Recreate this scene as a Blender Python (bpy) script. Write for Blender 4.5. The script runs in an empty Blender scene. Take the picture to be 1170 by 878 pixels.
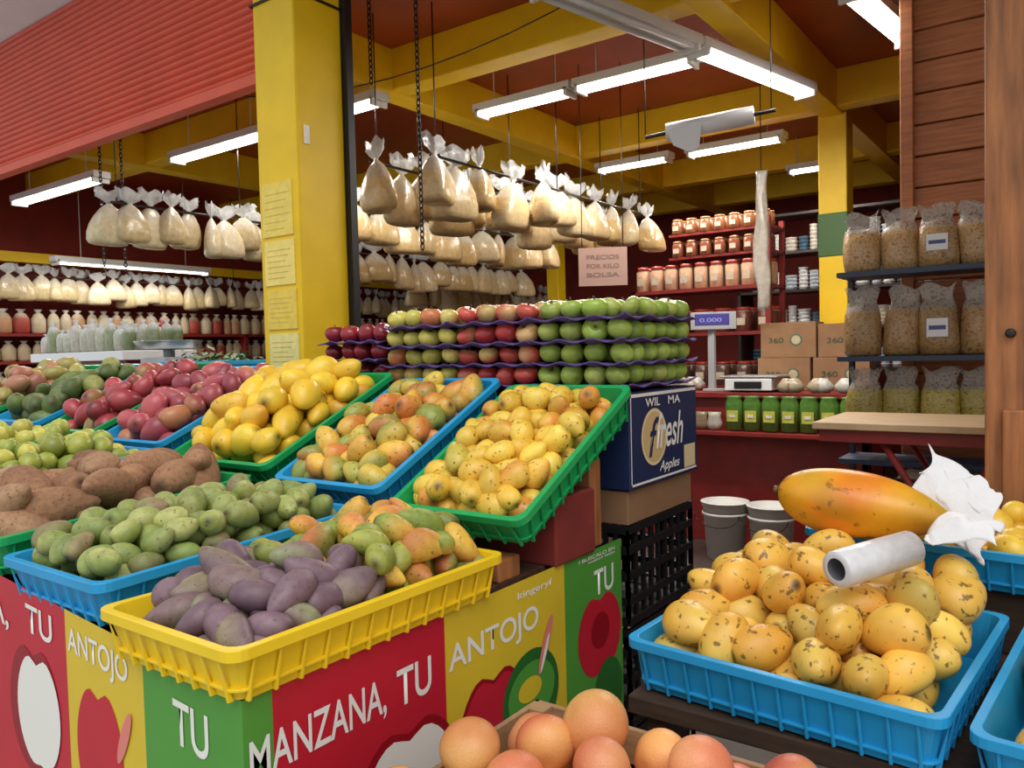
import bpy, bmesh, math, random
import numpy as np
from mathutils import Vector, Matrix
random.seed(7)
rng = np.random.default_rng(7)
S = bpy.context.scene
COL = S.collection

def C(r, g, b):
    def f(c):
        c = c / 255.0
        return c / 12.92 if c <= 0.04045 else ((c + 0.055) / 1.055) ** 2.4
    return (f(r), f(g), f(b), 1.0)

# ------------------------------------------------------------ materials
def newmat(name):
    m = bpy.data.materials.new(name); m.use_nodes = True
    nt = m.node_tree; b = nt.nodes['Principled BSDF']
    return m, nt, b

def mat(name, col, rough=.6, metal=0., ns=0, na=.25, bump=0, emit=0, dark=None, spec=None, stretch=None):
    m, nt, b = newmat(name)
    b.inputs['Base Color'].default_value = col
    b.inputs['Roughness'].default_value = rough
    b.inputs['Metallic'].default_value = metal
    if spec is not None: b.inputs['Specular IOR Level'].default_value = spec
    if emit:
        b.inputs['Emission Color'].default_value = col
        b.inputs['Emission Strength'].default_value = emit
    if ns:
        tc = nt.nodes.new('ShaderNodeTexCoord'); mp = nt.nodes.new('ShaderNodeMapping')
        if stretch: mp.inputs['Scale'].default_value = stretch
        no = nt.nodes.new('ShaderNodeTexNoise'); no.inputs['Scale'].default_value = ns
        no.inputs['Detail'].default_value = 6
        nt.links.new(tc.outputs['Object'], mp.inputs['Vector']); nt.links.new(mp.outputs['Vector'], no.inputs['Vector'])
        rp = nt.nodes.new('ShaderNodeValToRGB')
        rp.color_ramp.elements[0].position = .3; rp.color_ramp.elements[1].position = .7
        d = dark if dark else tuple(c * (1 - na) for c in col[:3]) + (1,)
        rp.color_ramp.elements[0].color = d; rp.color_ramp.elements[1].color = col
        nt.links.new(no.outputs['Fac'], rp.inputs['Fac']); nt.links.new(rp.outputs['Color'], b.inputs['Base Color'])
        if bump:
            bp = nt.nodes.new('ShaderNodeBump'); bp.inputs['Strength'].default_value = bump; bp.inputs['Distance'].default_value = .01
            nt.links.new(no.outputs['Fac'], bp.inputs['Height']); nt.links.new(bp.outputs['Normal'], b.inputs['Normal'])
    return m

def fruit_mat(name, rough=.4, mott=.2, mscale=30, speck=.0, sscale=60, scol=(.02, .012, .006, 1), bump=0, samt=.85, trans=0):
    m, nt, b = newmat(name)
    at = nt.nodes.new('ShaderNodeAttribute'); at.attribute_name = 'Col'
    tc = nt.nodes.new('ShaderNodeTexCoord')
    n1 = nt.nodes.new('ShaderNodeTexNoise'); n1.inputs['Scale'].default_value = mscale; n1.inputs['Detail'].default_value = 5
    nt.links.new(tc.outputs['Object'], n1.inputs['Vector'])
    mr = nt.nodes.new('ShaderNodeMapRange'); mr.inputs[1].default_value = .3; mr.inputs[2].default_value = .7
    mr.inputs[3].default_value = 1 - mott; mr.inputs[4].default_value = 1.0 + mott * .4
    nt.links.new(n1.outputs['Fac'], mr.inputs[0])
    mx = nt.nodes.new('ShaderNodeVectorMath'); mx.operation = 'SCALE'
    nt.links.new(at.outputs['Color'], mx.inputs[0]); nt.links.new(mr.outputs[0], mx.inputs['Scale'])
    last = mx.outputs[0]
    if speck:
        n2 = nt.nodes.new('ShaderNodeTexNoise'); n2.inputs['Scale'].default_value = sscale; n2.inputs['Detail'].default_value = 3
        nt.links.new(tc.outputs['Object'], n2.inputs['Vector'])
        m2 = nt.nodes.new('ShaderNodeMapRange'); m2.inputs[1].default_value = .72 - speck; m2.inputs[2].default_value = .78 - speck
        nt.links.new(n2.outputs['Fac'], m2.inputs[0])
        mm = nt.nodes.new('ShaderNodeMix'); mm.data_type = 'RGBA'
        sc = nt.nodes.new('ShaderNodeMath'); sc.operation = 'MULTIPLY'; sc.inputs[1].default_value = samt
        nt.links.new(m2.outputs[0], sc.inputs[0]); nt.links.new(sc.outputs[0], mm.inputs[0])
        nt.links.new(last, mm.inputs[6]); mm.inputs[7].default_value = scol
        last = mm.outputs[2]
    nt.links.new(last, b.inputs['Base Color'])
    b.inputs['Roughness'].default_value = rough
    if trans:
        tr = nt.nodes.new('ShaderNodeBsdfTransparent'); ms = nt.nodes.new('ShaderNodeMixShader')
        out = nt.nodes['Material Output']
        nt.links.new(at.outputs['Alpha'], ms.inputs[0]); nt.links.new(tr.outputs[0], ms.inputs[1]); nt.links.new(b.outputs[0], ms.inputs[2])
        nt.links.new(ms.outputs[0], out.inputs['Surface'])
    if bump:
        bp = nt.nodes.new('ShaderNodeBump'); bp.inputs['Strength'].default_value = bump; bp.inputs['Distance'].default_value = .004
        nt.links.new(n1.outputs['Fac'], bp.inputs['Height']); nt.links.new(bp.outputs['Normal'], b.inputs['Normal'])
    return m

VC = fruit_mat('vertex_paint', rough=.5, mott=.12)
VCG = fruit_mat('glossy_plastic_bag', rough=.22, mott=.2, mscale=40, bump=.35)
VCT = fruit_mat('clear_bag_film', rough=.2, mott=.18, mscale=34, bump=.7, trans=1)
M_yel = mat('yellow_paint', C(240, 198, 14), .5, ns=6, na=.12, bump=.1)
M_ceil = mat('ceiling_redbrown', C(166, 66, 30), .45, ns=3, na=.3)
M_wall = mat('wall_red', C(146, 42, 28), .7, ns=3, na=.35)
M_red = mat('red_paint', C(136, 32, 26), .5, ns=8, na=.3)
M_floor = mat('floor_tile', C(78, 62, 55), .6, ns=4, na=.4)
M_walk = mat('sidewalk_concrete', C(150, 146, 140), .85, ns=8, na=.3, bump=.2)
M_shut = mat('shutter_red', C(222, 88, 58), .5, ns=5, na=.12)
M_slab = mat('slab_paint', C(240, 242, 244), .8, ns=5, na=.06)
M_black = mat('black_plastic', C(18, 18, 20), .5)
M_white = mat('white_plastic', C(225, 225, 225), .4)
M_wood = mat('plank_wood', C(190, 116, 68), .6, ns=5, na=.4, stretch=(1, 4, 14), bump=.15)
M_woodv = mat('post_wood', C(188, 120, 70), .6, ns=4, na=.55, stretch=(10, 10, 1), bump=.2)
M_ply = mat('table_board', C(204, 170, 126), .6, ns=10, na=.3, stretch=(1, 8, 1))
M_card = mat('cardboard', C(150, 112, 78), .85, ns=12, na=.15)
M_tube = mat('tube_glow', (1, .98, .94, 1), .5, emit=9)
M_fix = mat('lamp_housing', C(206, 206, 202), .4)
M_steel = mat('dark_steel', C(60, 55, 52), .4, metal=.7)
M_grey = mat('grey_plastic', C(165, 165, 165), .4)

# ------------------------------------------------------------ mesh builder
class MB:
    def __init__(s): s.v = []; s.f = []; s.m = []; s.c = []; s.s = []; s.n = 0
    def add(s, v, f, mat=0, col=None, smooth=False):
        v = np.asarray(v, float).reshape(-1, 3); s.v.append(v)
        s.f += [tuple(i + s.n for i in q) for q in f]
        s.m += [mat] * len(f); s.s += [smooth] * len(f)
        c = np.ones((len(v), 4))
        if col is not None:
            c[:] = np.array(col) if np.ndim(col) == 1 else 1
            if np.ndim(col) == 2: c[:, :] = col
        s.c.append(c); s.n += len(v); return s
    def box(s, c, d, mat=0, col=None, R=None):
        c = np.array(c, float); h = np.array(d, float) / 2
        v = np.array([[x, y, z] for x in (-1, 1) for y in (-1, 1) for z in (-1, 1)]) * h
        if R is not None: v = v @ np.array(R).T
        f = [(0, 1, 3, 2), (4, 6, 7, 5), (0, 4, 5, 1), (2, 3, 7, 6), (0, 2, 6, 4), (1, 5, 7, 3)]
        return s.add(v + c, f, mat, col)
    def b2(s, x0, x1, y0, y1, z0, z1, mat=0, col=None):
        return s.box(((x0 + x1) / 2, (y0 + y1) / 2, (z0 + z1) / 2), (abs(x1 - x0), abs(y1 - y0), abs(z1 - z0)), mat, col)
    def loops(s, L, mat=0, col=None, caps=(True, True), smooth=True, cols=None):
        n = len(L[0]); v = np.concatenate([np.asarray(l, float) for l in L]); f = []
        for i in range(len(L) - 1):
            for j in range(n):
                k = (j + 1) % n
                f.append((i * n + j, i * n + k, (i + 1) * n + k, (i + 1) * n + j))
        if caps[0]: f.append(tuple(range(n))[::-1])
        if caps[1]: f.append(tuple(range((len(L) - 1) * n, len(L) * n)))
        if cols is not None: col = np.repeat(np.array(cols), n, axis=0)
        return s.add(v, f, mat, col, smooth)
    def cyl(s, p0, p1, r0, r1=None, seg=14, mat=0, col=None, caps=(True, True)):
        r1 = r0 if r1 is None else r1
        p0 = np.array(p0, float); p1 = np.array(p1, float); a = p1 - p0; a /= np.linalg.norm(a)
        u = np.cross(a, (0, 0, 1)) if abs(a[2]) < .9 else np.cross(a, (1, 0, 0)); u /= np.linalg.norm(u); w = np.cross(a, u)
        t = np.linspace(0, 2 * math.pi, seg, endpoint=False)[:, None]
        ring = np.cos(t) * u + np.sin(t) * w
        return s.loops([p0 + ring * r0, p1 + ring * r1], mat, col, caps)
    def lathe(s, prof, o, seg=16, mat=0, col=None, cols=None, caps=(True, True), sx=1, sy=1):
        t = np.linspace(0, 2 * math.pi, seg, endpoint=False); o = np.array(o, float)
        L = [np.stack([np.cos(t) * r * sx, np.sin(t) * r * sy, np.full(seg, z)], 1) + o for r, z in prof]
        return s.loops(L, mat, col, caps, True, cols)
    def tube(s, pts, r, seg=8, mat=0, col=None):
        for a, b in zip(pts[:-1], pts[1:]): s.cyl(a, b, r, r, seg, mat, col)
        return s
    def torus(s, o, R, r, axis=0, sz=1.4, mat=0, n=10, k=5):
        v = []; f = []
        for i in range(n):
            a = 2 * math.pi * i / n
            for j in range(k):
                b = 2 * math.pi * j / k; q = R + r * math.cos(b)
                p = (q * math.cos(a), r * math.sin(b), q * math.sin(a) * sz)
                if axis: p = (p[1], p[0], p[2])
                v.append((p[0] + o[0], p[1] + o[1], p[2] + o[2]))
                f.append((i * k + j, i * k + (j + 1) % k, ((i + 1) % n) * k + (j + 1) % k, ((i + 1) % n) * k + j))
        return s.add(v, f, mat, None, True)
    def build(s, name, mats, parent=None, M=None, bevel=0, link=True):
        me = bpy.data.meshes.new(name)
        v = np.concatenate(s.v)
        me.from_pydata(v.tolist(), [], s.f)
        for m in mats: me.materials.append(m)
        me.polygons.foreach_set('material_index', s.m); me.polygons.foreach_set('use_smooth', s.s)
        ca = me.color_attributes.new('Col', 'FLOAT_COLOR', 'POINT')
        ca.data.foreach_set('color', np.concatenate(s.c).ravel().astype(np.float32))
        me.update()
        bm = bmesh.new(); bm.from_mesh(me); bmesh.ops.recalc_face_normals(bm, faces=bm.faces); bm.to_mesh(me); bm.free()
        o = bpy.data.objects.new(name, me); COL.objects.link(o)
        if M is not None: o.matrix_world = M
        if parent: o.parent = parent
        if bevel:
            b = o.modifiers.new('bev', 'BEVEL'); b.width = bevel; b.segments = 2; b.limit_method = 'ANGLE'
        return o

def empty(name, loc=(0, 0, 0)):
    e = bpy.data.objects.new(name, None); e.empty_display_size = .1; COL.objects.link(e); return e

def text(body, origin, ux, uy, w, h, m, parent, name, extrude=.0008, shear=0):
    cu = bpy.data.curves.new('t', 'FONT'); cu.body = body; cu.shear = shear; cu.offset = .012
    o = bpy.data.objects.new('t', cu); COL.objects.link(o)
    dg = bpy.context.evaluated_depsgraph_get(); me = bpy.data.meshes.new_from_object(o.evaluated_get(dg))
    bpy.data.objects.remove(o)
    n = len(me.vertices); a = np.empty(n * 3, np.float32); me.vertices.foreach_get('co', a); a = a.reshape(-1, 3)
    mn = a.min(0); mx = a.max(0)
    a = (a - mn) / np.maximum(mx - mn, 1e-6)
    ux = np.array(ux, float); uy = np.array(uy, float); og = np.array(origin, float)
    v = og + a[:, :1] * w * ux + a[:, 1:2] * h * uy
    me.vertices.foreach_set('co', v.astype(np.float32).ravel()); me.materials.clear(); me.materials.append(m); me.update()
    ob = bpy.data.objects.new(name, me); COL.objects.link(ob); ob.parent = parent
    return ob

# ------------------------------------------------------------ camera
CAMZ = 1.45
yaw = math.radians(36); p = math.radians(2.3); ro = math.radians(1.4)
fw = Vector((-math.sin(yaw) * math.cos(p), math.cos(yaw) * math.cos(p), -math.sin(p)))
rt = Vector((math.cos(yaw), math.sin(yaw), 0)); up = rt.cross(fw)
up2 = up * math.cos(ro) + rt * math.sin(ro); rt2 = rt * math.cos(ro) - up * math.sin(ro)
cd = bpy.data.cameras.new('camera'); cam = bpy.data.objects.new('camera', cd); COL.objects.link(cam)
cam.matrix_world = Matrix(((rt2.x, up2.x, -fw.x, 0), (rt2.y, up2.y, -fw.y, 0), (rt2.z, up2.z, -fw.z, CAMZ), (0, 0, 0, 1)))
cd.sensor_width = 36; cd.lens = 36 * 900 / 1170; cd.clip_start = .05
S.camera = cam

# ------------------------------------------------------------ room shell
def single(name, m, boxes, bevel=0):
    b = MB()
    for q in boxes: b.b2(*q)
    return b.build(name, [m], bevel=bevel)
single('floor', M_floor, [(-9, 3, 2.2, 10.5, -.1, 0)])
single('sidewalk', M_walk, [(-9, 3, -5, 2.2, -.1, 0)])
single('wall_left', M_wall, [(-9, -8.8, 2.44, 10.5, 0, 3.4)])
single('wall_back', M_wall, [(-8.8, 3, 10.3, 10.5, 0, 3.4)])
single('wall_right', M_wall, [(2.6, 2.8, 2.44, 10.3, 0, 3.4)])
single('ceiling', M_ceil, [(-9, 3, 2.62, 10.5, 3.4, 3.5)])
b = MB()
for y in (3.7, 5.95, 7.7, 9.1): b.b2(-8.8, 2.6, y, y + .16, 3.14, 3.4)
for x in (-6.6, -3.65, -1.5, .9): b.b2(x - .08, x + .08, 2.6, 10.3, 3.12, 3.4)
b.build('ceiling_beams', [M_yel], bevel=.006)
b = MB()
z = .0; k = 0
while z < 3.38:
    b.b2(-.65, 2.6, 4.14 + .004 * (k % 2), 4.2, z + .004, min(z + .14, 3.395), 0); z += .145; k += 1
b.b2(-.7, -.645, 4.1, 4.22, 0, 3.4, 0)
b.build('wall_planks', [M_wood], bevel=.004)
single('slab_fascia', M_slab, [(-9, 3, 1.75, 2.62, 3.6, 3.95), (-9, 3, 1.7, 1.78, 3.5, 3.95)], .01)
def shutter(name, x0, x1, z0, z1, y):
    b = MB(); n = int((z1 - z0) / .036); h = (z1 - z0) / n
    prof = []
    for i in range(n):
        for t in range(6):
            a = t / 6; prof.append((y - .018 * math.sin(math.pi * a), z0 + (i + a) * h))
    prof.append((y, z1))
    v = []; f = []
    for q in prof: v += [(x0, q[0], q[1]), (x1, q[0], q[1])]
    for q in reversed(prof): v += [(x0, y + .03, q[1]), (x1, y + .03, q[1])]
    N = len(v) // 2
    for i in range(N): j = (i + 1) % N; f.append((2 * i, 2 * i + 1, 2 * j + 1, 2 * j))
    b.add(v, f, 0)
    b.b2(x0, x1, y - .03, y + .04, z0 - .05, z0, 0)
    return b.build(name, [M_shut])
shutter('roller_shutter', -8.8, -3.1, 2.78, 3.6, 2.36)
shutter('roller_shutter', -2.78, 2.6, 3.25, 3.6, 2.36)
# pillar
e = empty('yellow_pillar')
MB().b2(-3.08, -2.8, 2.29, 2.57, 0, 3.6).build('shaft', [M_yel], e, bevel=.012)
MB().b2(-2.82, -2.77, 2.57, 2.61, 0, 3.4).build('shutter_guide', [M_black], e)
b = MB()
PAP = [C(240, 212, 96), C(244, 220, 116), C(236, 204, 76), C(238, 224, 140)]
for i, (z0, z1) in enumerate([(2.0, 2.24), (1.78, 1.98), (1.58, 1.76), (1.38, 1.56)]):
    b.b2(-3.05 + .006 * i, -2.84 + .004 * i, 2.284, 2.2895, z0, z1, 0, PAP[i])
    for q in range(6): b.b2(-3.03 + .006 * i, -2.90 + .02 * (q % 3), 2.2832, 2.284, z0 + .03 + q * (z1 - z0 - .05) / 6, z0 + .034 + q * (z1 - z0 - .05) / 6, 0, C(214, 180, 84))
b.b2(-2.799, -2.795, 2.33, 2.36, 2.4, 2.48, 0, C(240, 235, 220))
b.build('notices', [VC], e)
b = MB(); b.b2(-3.09, -2.79, 2.28, 2.58, 3.05, 3.06); b.build('wire_band', [M_steel], e)
# rear posts
b = MB(); b.b2(-1.6, -1.4, 6.13, 6.33, 0, 3.14, 0); b.b2(-1.605, -1.395, 6.125, 6.335, 2.1, 2.42, 1); b.b2(-1.605, -1.395, 6.125, 6.335, 0, 1.3, 1)
b.build('ceiling_post', [M_yel, mat('green_paint', C(60, 96, 40), .5)], bevel=.008)
b = MB(); b.b2(-5.06, -4.9, 7.7, 7.86, 0, 3.14); b.build('ceiling_post', [M_yel], bevel=.008)
# wooden post right
b = MB(); b.b2(-.235, .0, 2.68, 2.86, 0, 3.395, 0); b.b2(.004, .2, 2.69, 2.86, 0, 3.395, 0); b.b2(-.19, .1, 2.66, 2.685, 0, 1.25, 0)
b.cyl((-.17, 2.66, 1.47), (-.17, 2.69, 1.47), .014, mat=1)
b.build('wooden_post', [M_woodv, M_steel], bevel=.006)

# ------------------------------------------------------------ lamps
def lamp(p0, p1, tubes=2, lit=True, energy=22, ztop=3.395):
    p0 = np.array(p0, float); p1 = np.array(p1, float); a = p1 - p0; L = np.linalg.norm(a); a /= L
    n = np.array((-a[1], a[0], 0)); R = np.stack([a, n, (0, 0, 1)], 1)
    b = MB(); c = (p0 + p1) / 2
    b.box(c + (0, 0, .035), (L + .06, .13, .05), 0, R=R)
    b.box(c + (0, 0, .02), (L + .02, .05, .03), 0, R=R)
    for s_ in (-1, 1):
        b.box(c + a * s_ * (L / 2), (.02, .13, .05), 0, R=R)
        b.cyl(c + a * s_ * L * .35 + (0, 0, .05), c + a * s_ * L * .35 + (0, 0, ztop - c[2]), .004, mat=0, seg=6)
    for t in range(tubes):
        o = n * (.035 * (2 * t - 1) if tubes == 2 else 0)
        b.cyl(p0 + o + a * .02, p1 + o - a * .02, .014, mat=1 if lit else 0, seg=10)
    ob = b.build('fluorescent_lamp', [M_fix, M_tube])
    if lit:
        ld = bpy.data.lights.new('tube_light', 'AREA'); ld.shape = 'RECTANGLE'; ld.size = L; ld.size_y = .12; ld.energy = energy; ld.color = (1, .96, .9)
        lo = bpy.data.objects.new('tube_light', ld); COL.objects.link(lo)
        lo.matrix_world = Matrix(((a[0], n[0], 0, c[0]), (a[1], n[1], 0, c[1]), (0, 0, 1, c[2] - .03), (0, 0, 0, 1))); lo.parent = ob
lamp((-7.5, 3.1, 2.85), (-6.1, 3.1, 2.85))
lamp((-5.7, 3.5, 3.0), (-4.6, 3.5, 3.0), energy=15)
lamp((-4.0, 3.5, 3.0), (-3.5, 3.5, 3.0), ztop=3.12, energy=12)
lamp((-3.32, 4.3, 3.07), (-2.62, 4.3, 3.07), energy=16)
lamp((-2.54, 4.3, 3.07), (-1.8, 4.3, 3.07))
lamp((-1.9, 2.9, 3.0), (-1.66, 3.92, 3.0), 2, False, ztop=3.13)
lamp((-1.64, 4.0, 3.0), (-1.4, 5.08, 3.0), ztop=3.11)
lamp((-.88, 4.0, 3.08), (-.78, 4.8, 3.08))
lamp((-3.5, 6.25, 3.05), (-2.85, 6.25, 3.05))
lamp((-2.65, 6.25, 3.05), (-1.9, 6.25, 3.05))
lamp((-2.2, 7.5, 3.05), (-1.85, 7.5, 3.05))
lamp((-8.0, 3.6, 2.42), (-8.0, 5.2, 2.42), 1, True, 9)

# ------------------------------------------------------------ plastic crates
def rrect(w, l, inset, z, r=.03, n=4):
    hw = w / 2 - inset; hl = l / 2 - inset; P = []
    for cx, cy, a0 in ((hw - r, hl - r, 0), (-hw + r, hl - r, 90), (-hw + r, -hl + r, 180), (hw - r, -hl + r, 270)):
        for i in range(n + 1):
            a = math.radians(a0 + 90 * i / n); P.append((cx + r * math.cos(a), cy + r * math.sin(a), z))
    return np.array(P)
CM = {'blue': mat('crate_blue', C(40, 162, 220), .38, ns=9, na=.12), 'green': mat('crate_green', C(28, 168, 92), .38, ns=9, na=.12), 'yellow': mat('crate_yellow', C(250, 212, 36), .38, ns=9, na=.1),
      'black': M_black}
def crate(color, x0, x1, yf, yb, zf, zb, h=.095, rz=0, name='plastic_crate'):
    w = abs(x1 - x0); dl = yb - yf; l = math.hypot(dl, zb - zf); th = math.atan2(zb - zf, dl)
    M = Matrix.Translation(((x0 + x1) / 2, yf, zf)) @ Matrix.Rotation(rz, 4, 'Z') @ Matrix.Rotation(th, 4, 'X') @ Matrix.Translation((0, l / 2, -h))
    b = MB()
    L = [rrect(w, l, .030, 0), rrect(w, l, .012, h - .02), rrect(w, l, .0, h - .02), rrect(w, l, 0, h), rrect(w, l, .016, h), rrect(w, l, .034, .008)]
    b.loops(L, 0, smooth=False)
    n = int(w / .055)
    for i in range(n + 1):
        x = -w / 2 + .045 + (w - .09) * i / n
        for s_ in (-1, 1):
            b.add([(x - .003, s_ * (l / 2 - .03), 0), (x + .003, s_ * (l / 2 - .03), 0), (x + .003, s_ * (l / 2 - .004), h - .02), (x - .003, s_ * (l / 2 - .004), h - .02),
                   (x - .003, s_ * (l / 2 - .02), 0), (x + .003, s_ * (l / 2 - .02), 0)],
                  [(4, 5, 2, 3), (0, 4, 3), (1, 2, 5), (0, 1, 5, 4)], 0)
    n = int(l / .055)
    for i in range(n + 1):
        y = -l / 2 + .045 + (l - .09) * i / n
        for s_ in (-1, 1):
            b.add([(s_ * (w / 2 - .03), y - .003, 0), (s_ * (w / 2 - .03), y + .003, 0), (s_ * (w / 2 - .004), y + .003, h - .02), (s_ * (w / 2 - .004), y - .003, h - .02),
                   (s_ * (w / 2 - .02), y - .003, 0), (s_ * (w / 2 - .02), y + .003, 0)],
                  [(4, 5, 2, 3), (0, 4, 3), (1, 2, 5), (0, 1, 5, 4)], 0)
    b.loops([rrect(w, l, .0265, .018), rrect(w, l, .018, .018), rrect(w, l, .018, .024), rrect(w, l, .0265, .024)], 0, caps=(False, False), smooth=False)
    b.build(name, [CM[color]], M=M, bevel=.0015)
    return M, w, l, h

# ------------------------------------------------------------ fruit
def sph(nu, nv):
    v = [(-1, 0, 0)]; 
    for i in range(1, nv):
        a = math.pi * i / nv
        for j in range(nu):
            t = 2 * math.pi * j / nu; v.append((-math.cos(a), math.sin(a) * math.cos(t), math.sin(a) * math.sin(t)))
    v.append((1, 0, 0)); f = []
    for j in range(nu): f.append((0, 1 + (j + 1) % nu, 1 + j))
    for i in range(nv - 2):
        for j in range(nu):
            k = (j + 1) % nu; f.append((1 + i * nu + j, 1 + i * nu + k, 1 + (i + 1) * nu + k, 1 + (i + 1) * nu + j))
    e_ = len(v) - 1; o = 1 + (nv - 2) * nu
    for j in range(nu): f.append((o + j, o + (j + 1) % nu, e_))
    return np.array(v), f
def shape(kind, a, nu=16, nv=11):
    U, F = sph(nu, nv); x, y, z = U[:, 0], U[:, 1], U[:, 2]
    if kind == 'mango':
        k = 1 - .18 * x; V = np.stack([x + .08 * np.exp(-((1 - x) / .12)), .60 * y * k - .18 * x * x + .05, .54 * z * k], 1) * a
    elif kind == 'roundmango':
        k = 1 - .14 * x; V = np.stack([x + .04 * np.exp(-((1 - x) / .12)), .74 * y * k - .12 * x * x, .68 * z * k], 1) * a
    elif kind == 'mamey':
        k = 1 - .1 * x; V = np.stack([x * 1.05 + .14 * np.exp(-((1 - x) / .08)), .55 * y * k - .05 * x * x, .53 * z * k], 1) * a
    elif kind == 'lime':
        V = np.stack([x + .1 * np.exp(-((1 - abs(x)) / .05)) * np.sign(x), .88 * y, .88 * z], 1) * a
    elif kind == 'round':
        V = np.stack([x * .9 - .07 * np.exp(-((1 - abs(x)) / .03)) * np.sign(x), y, z], 1) * a
    elif kind == 'apple':
        r = np.sqrt(y * y + z * z); k = 1 + .1 * x
        V = np.stack([.86 * x - .30 * np.exp(-(r / .28) ** 2) * (x > 0) + .16 * np.exp(-(r / .25) ** 2) * (x < 0), y * k, z * k], 1) * a
    elif kind == 'papaya':
        k = 1 - .2 * x - .12 * np.clip(x, 0, 1) ** 2; V = np.stack([x, .42 * y * k, .40 * z * k + .02 * np.sin(3 * x)], 1) * a
    return U, V, F
def rotm(yw, pt, rl):
    return np.array((Matrix.Rotation(yw, 3, 'Z') @ Matrix.Rotation(pt, 3, 'Y') @ Matrix.Rotation(rl, 3, 'X')))
def drop(w, l, base, H, r, sq=.93, xmin=None, K=16, maxn=700):
    P = np.zeros((0, 3)); fails = 0; D = 2 * r * sq
    while fails < 70 and len(P) < maxn:
        cx = rng.uniform(-w / 2 + r, w / 2 - r, K); cy = rng.uniform(-l / 2 + r, l / 2 - r, K)
        zz = np.full(K, base + r)
        if len(P):
            d2 = (P[None, :, 0] - cx[:, None]) ** 2 + (P[None, :, 1] - cy[:, None]) ** 2
            q = np.where(d2 < D * D, P[None, :, 2] + np.sqrt(np.maximum(D * D - d2, 0)), -9)
            zz = np.maximum(zz, q.max(1))
        s_ = zz - H(cx, cy); i = int(np.argmin(s_))
        if s_[i] > 0: fails += 1; continue
        P = np.vstack([P, (cx[i], cy[i], zz[i])])
    return P
def fruits(name, pts, kind, a, pal, m, M=None, nu=16, nv=11, pitch=.5, var=.1, bias=None, gray=.05, lim=None):
    U, V, F = shape(kind, a, nu, nv); b = MB()
    for p_ in pts:
        R = rotm(rng.uniform(0, 6.28), rng.normal(0, pitch), rng.uniform(0, 6.28)) if kind != 'apple' else rotm(rng.uniform(0, 6.28), -math.pi / 2 + rng.normal(0, .45), rng.uniform(0, 6.28))
        s_ = 1 + rng.normal(0, var); s_ = min(max(s_, .8), 1.2)
        d = V * s_ * (1 + rng.normal(0, .05, 3)); d = d @ R.T + p_
        if lim is not None:   # slide fruit back inside the crate walls / floor
            for ax_, L_ in ((0, lim[0]), (1, lim[1])):
                over = d[:, ax_].max() - L_
                if over > 0: d[:, ax_] -= over
                over = -L_ - d[:, ax_].min()
                if over > 0: d[:, ax_] += over
            if d[:, 2].min() < .012: d[:, 2] += .012 - d[:, 2].min()
        ca, cb, bi = pal(p_)
        dr = rng.normal(0, 1, 3); dr /= np.linalg.norm(dr)
        t = np.clip(.5 + .75 * (U @ dr) + bi, 0, 1)[:, None]; t = t * t * (3 - 2 * t)
        br = 1 + rng.normal(0, .09)
        col = (np.array(ca) * (1 - t) + np.array(cb) * t) * br
        lum = (col[:, :3] @ np.array((.3, .6, .1)))[:, None]; col[:, :3] = col[:, :3] * (1 - gray) + lum * gray
        if kind == 'apple':
            k = np.clip((np.sqrt(U[:, 1] ** 2 + U[:, 2] ** 2)) / .35, 0, 1)[:, None]; k = np.where(U[:, :1] > 0, k, 1)
            col = col * k + np.array(C(120, 120, 50)) * (1 - k)
        elif kind in ('mango', 'roundmango', 'mamey'):
            k = np.clip((U[:, :1] + 1) / .06, 0, 1); col = col * k + np.array(C(70, 50, 30)) * (1 - k)
        col[:, 3] = 1
        b.add(d, F, 0, np.clip(col, 0, 1), True)
        if kind == 'apple':
            q0 = np.array((.5 * a, 0, 0)) @ R.T + p_; q1 = np.array((.98 * a, .1 * a, 0)) @ R.T + p_
            b.cyl(q0, q1, .0018, .0024, 5, 0, C(80, 55, 30))
    return b.build(name, [m], M=M)
def pick(L):
    w = np.array([q[0] for q in L], float); w /= w.sum()
    def g(p_):
        i = rng.choice(len(L), p=w); return L[i][1], L[i][2], L[i][3] + rng.normal(0, .15)
    return g
FM = fruit_mat('mango_skin', .38, .13, 45, .10, 85, C(120, 76, 28))
FMripe = fruit_mat('ripe_mango_skin', .42, .13, 18, .125, 58, C(84, 54, 22), samt=.78)
FMg = fruit_mat('mottled_green_skin', .5, .22, 60, .09, 110, C(100, 82, 50))
FMb = fruit_mat('mamey_skin', .88, .25, 70, .10, 130, C(104, 70, 46), bump=.7)
FMs = fruit_mat('smooth_fruit_skin', .34, .12, 30, .06, 60, C(130, 90, 30), samt=.6)
FMa = fruit_mat('apple_skin', .22, .2, 50)
FMc = fruit_mat('citrus_skin', .42, .1, 300, bump=.25)
def pile(name, cr, kind, a, r, mound, pal, m, nu=16, nv=11, under=2.4, pitch=.45, inset=.02, skew=0, var=.08, pw=.5):
    M, w, l, h = cr; w2 = w - 2 * inset; l2 = l - 2 * inset
    H = lambda x, y: h - r * .3 + mound * np.clip(1 - (2 * x / w) ** 2, 0, 1) ** pw * np.clip(1 - (2 * y / l) ** 2, 0, 1) ** pw + skew * (y / l)
    P = drop(w2, l2, max(.009, h - under * r * 1.2), H, r)
    return fruits(name, P, kind, a, pal, m, M, nu, nv, pitch, var, lim=(w / 2 - .026, l / 2 - .026))

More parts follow.
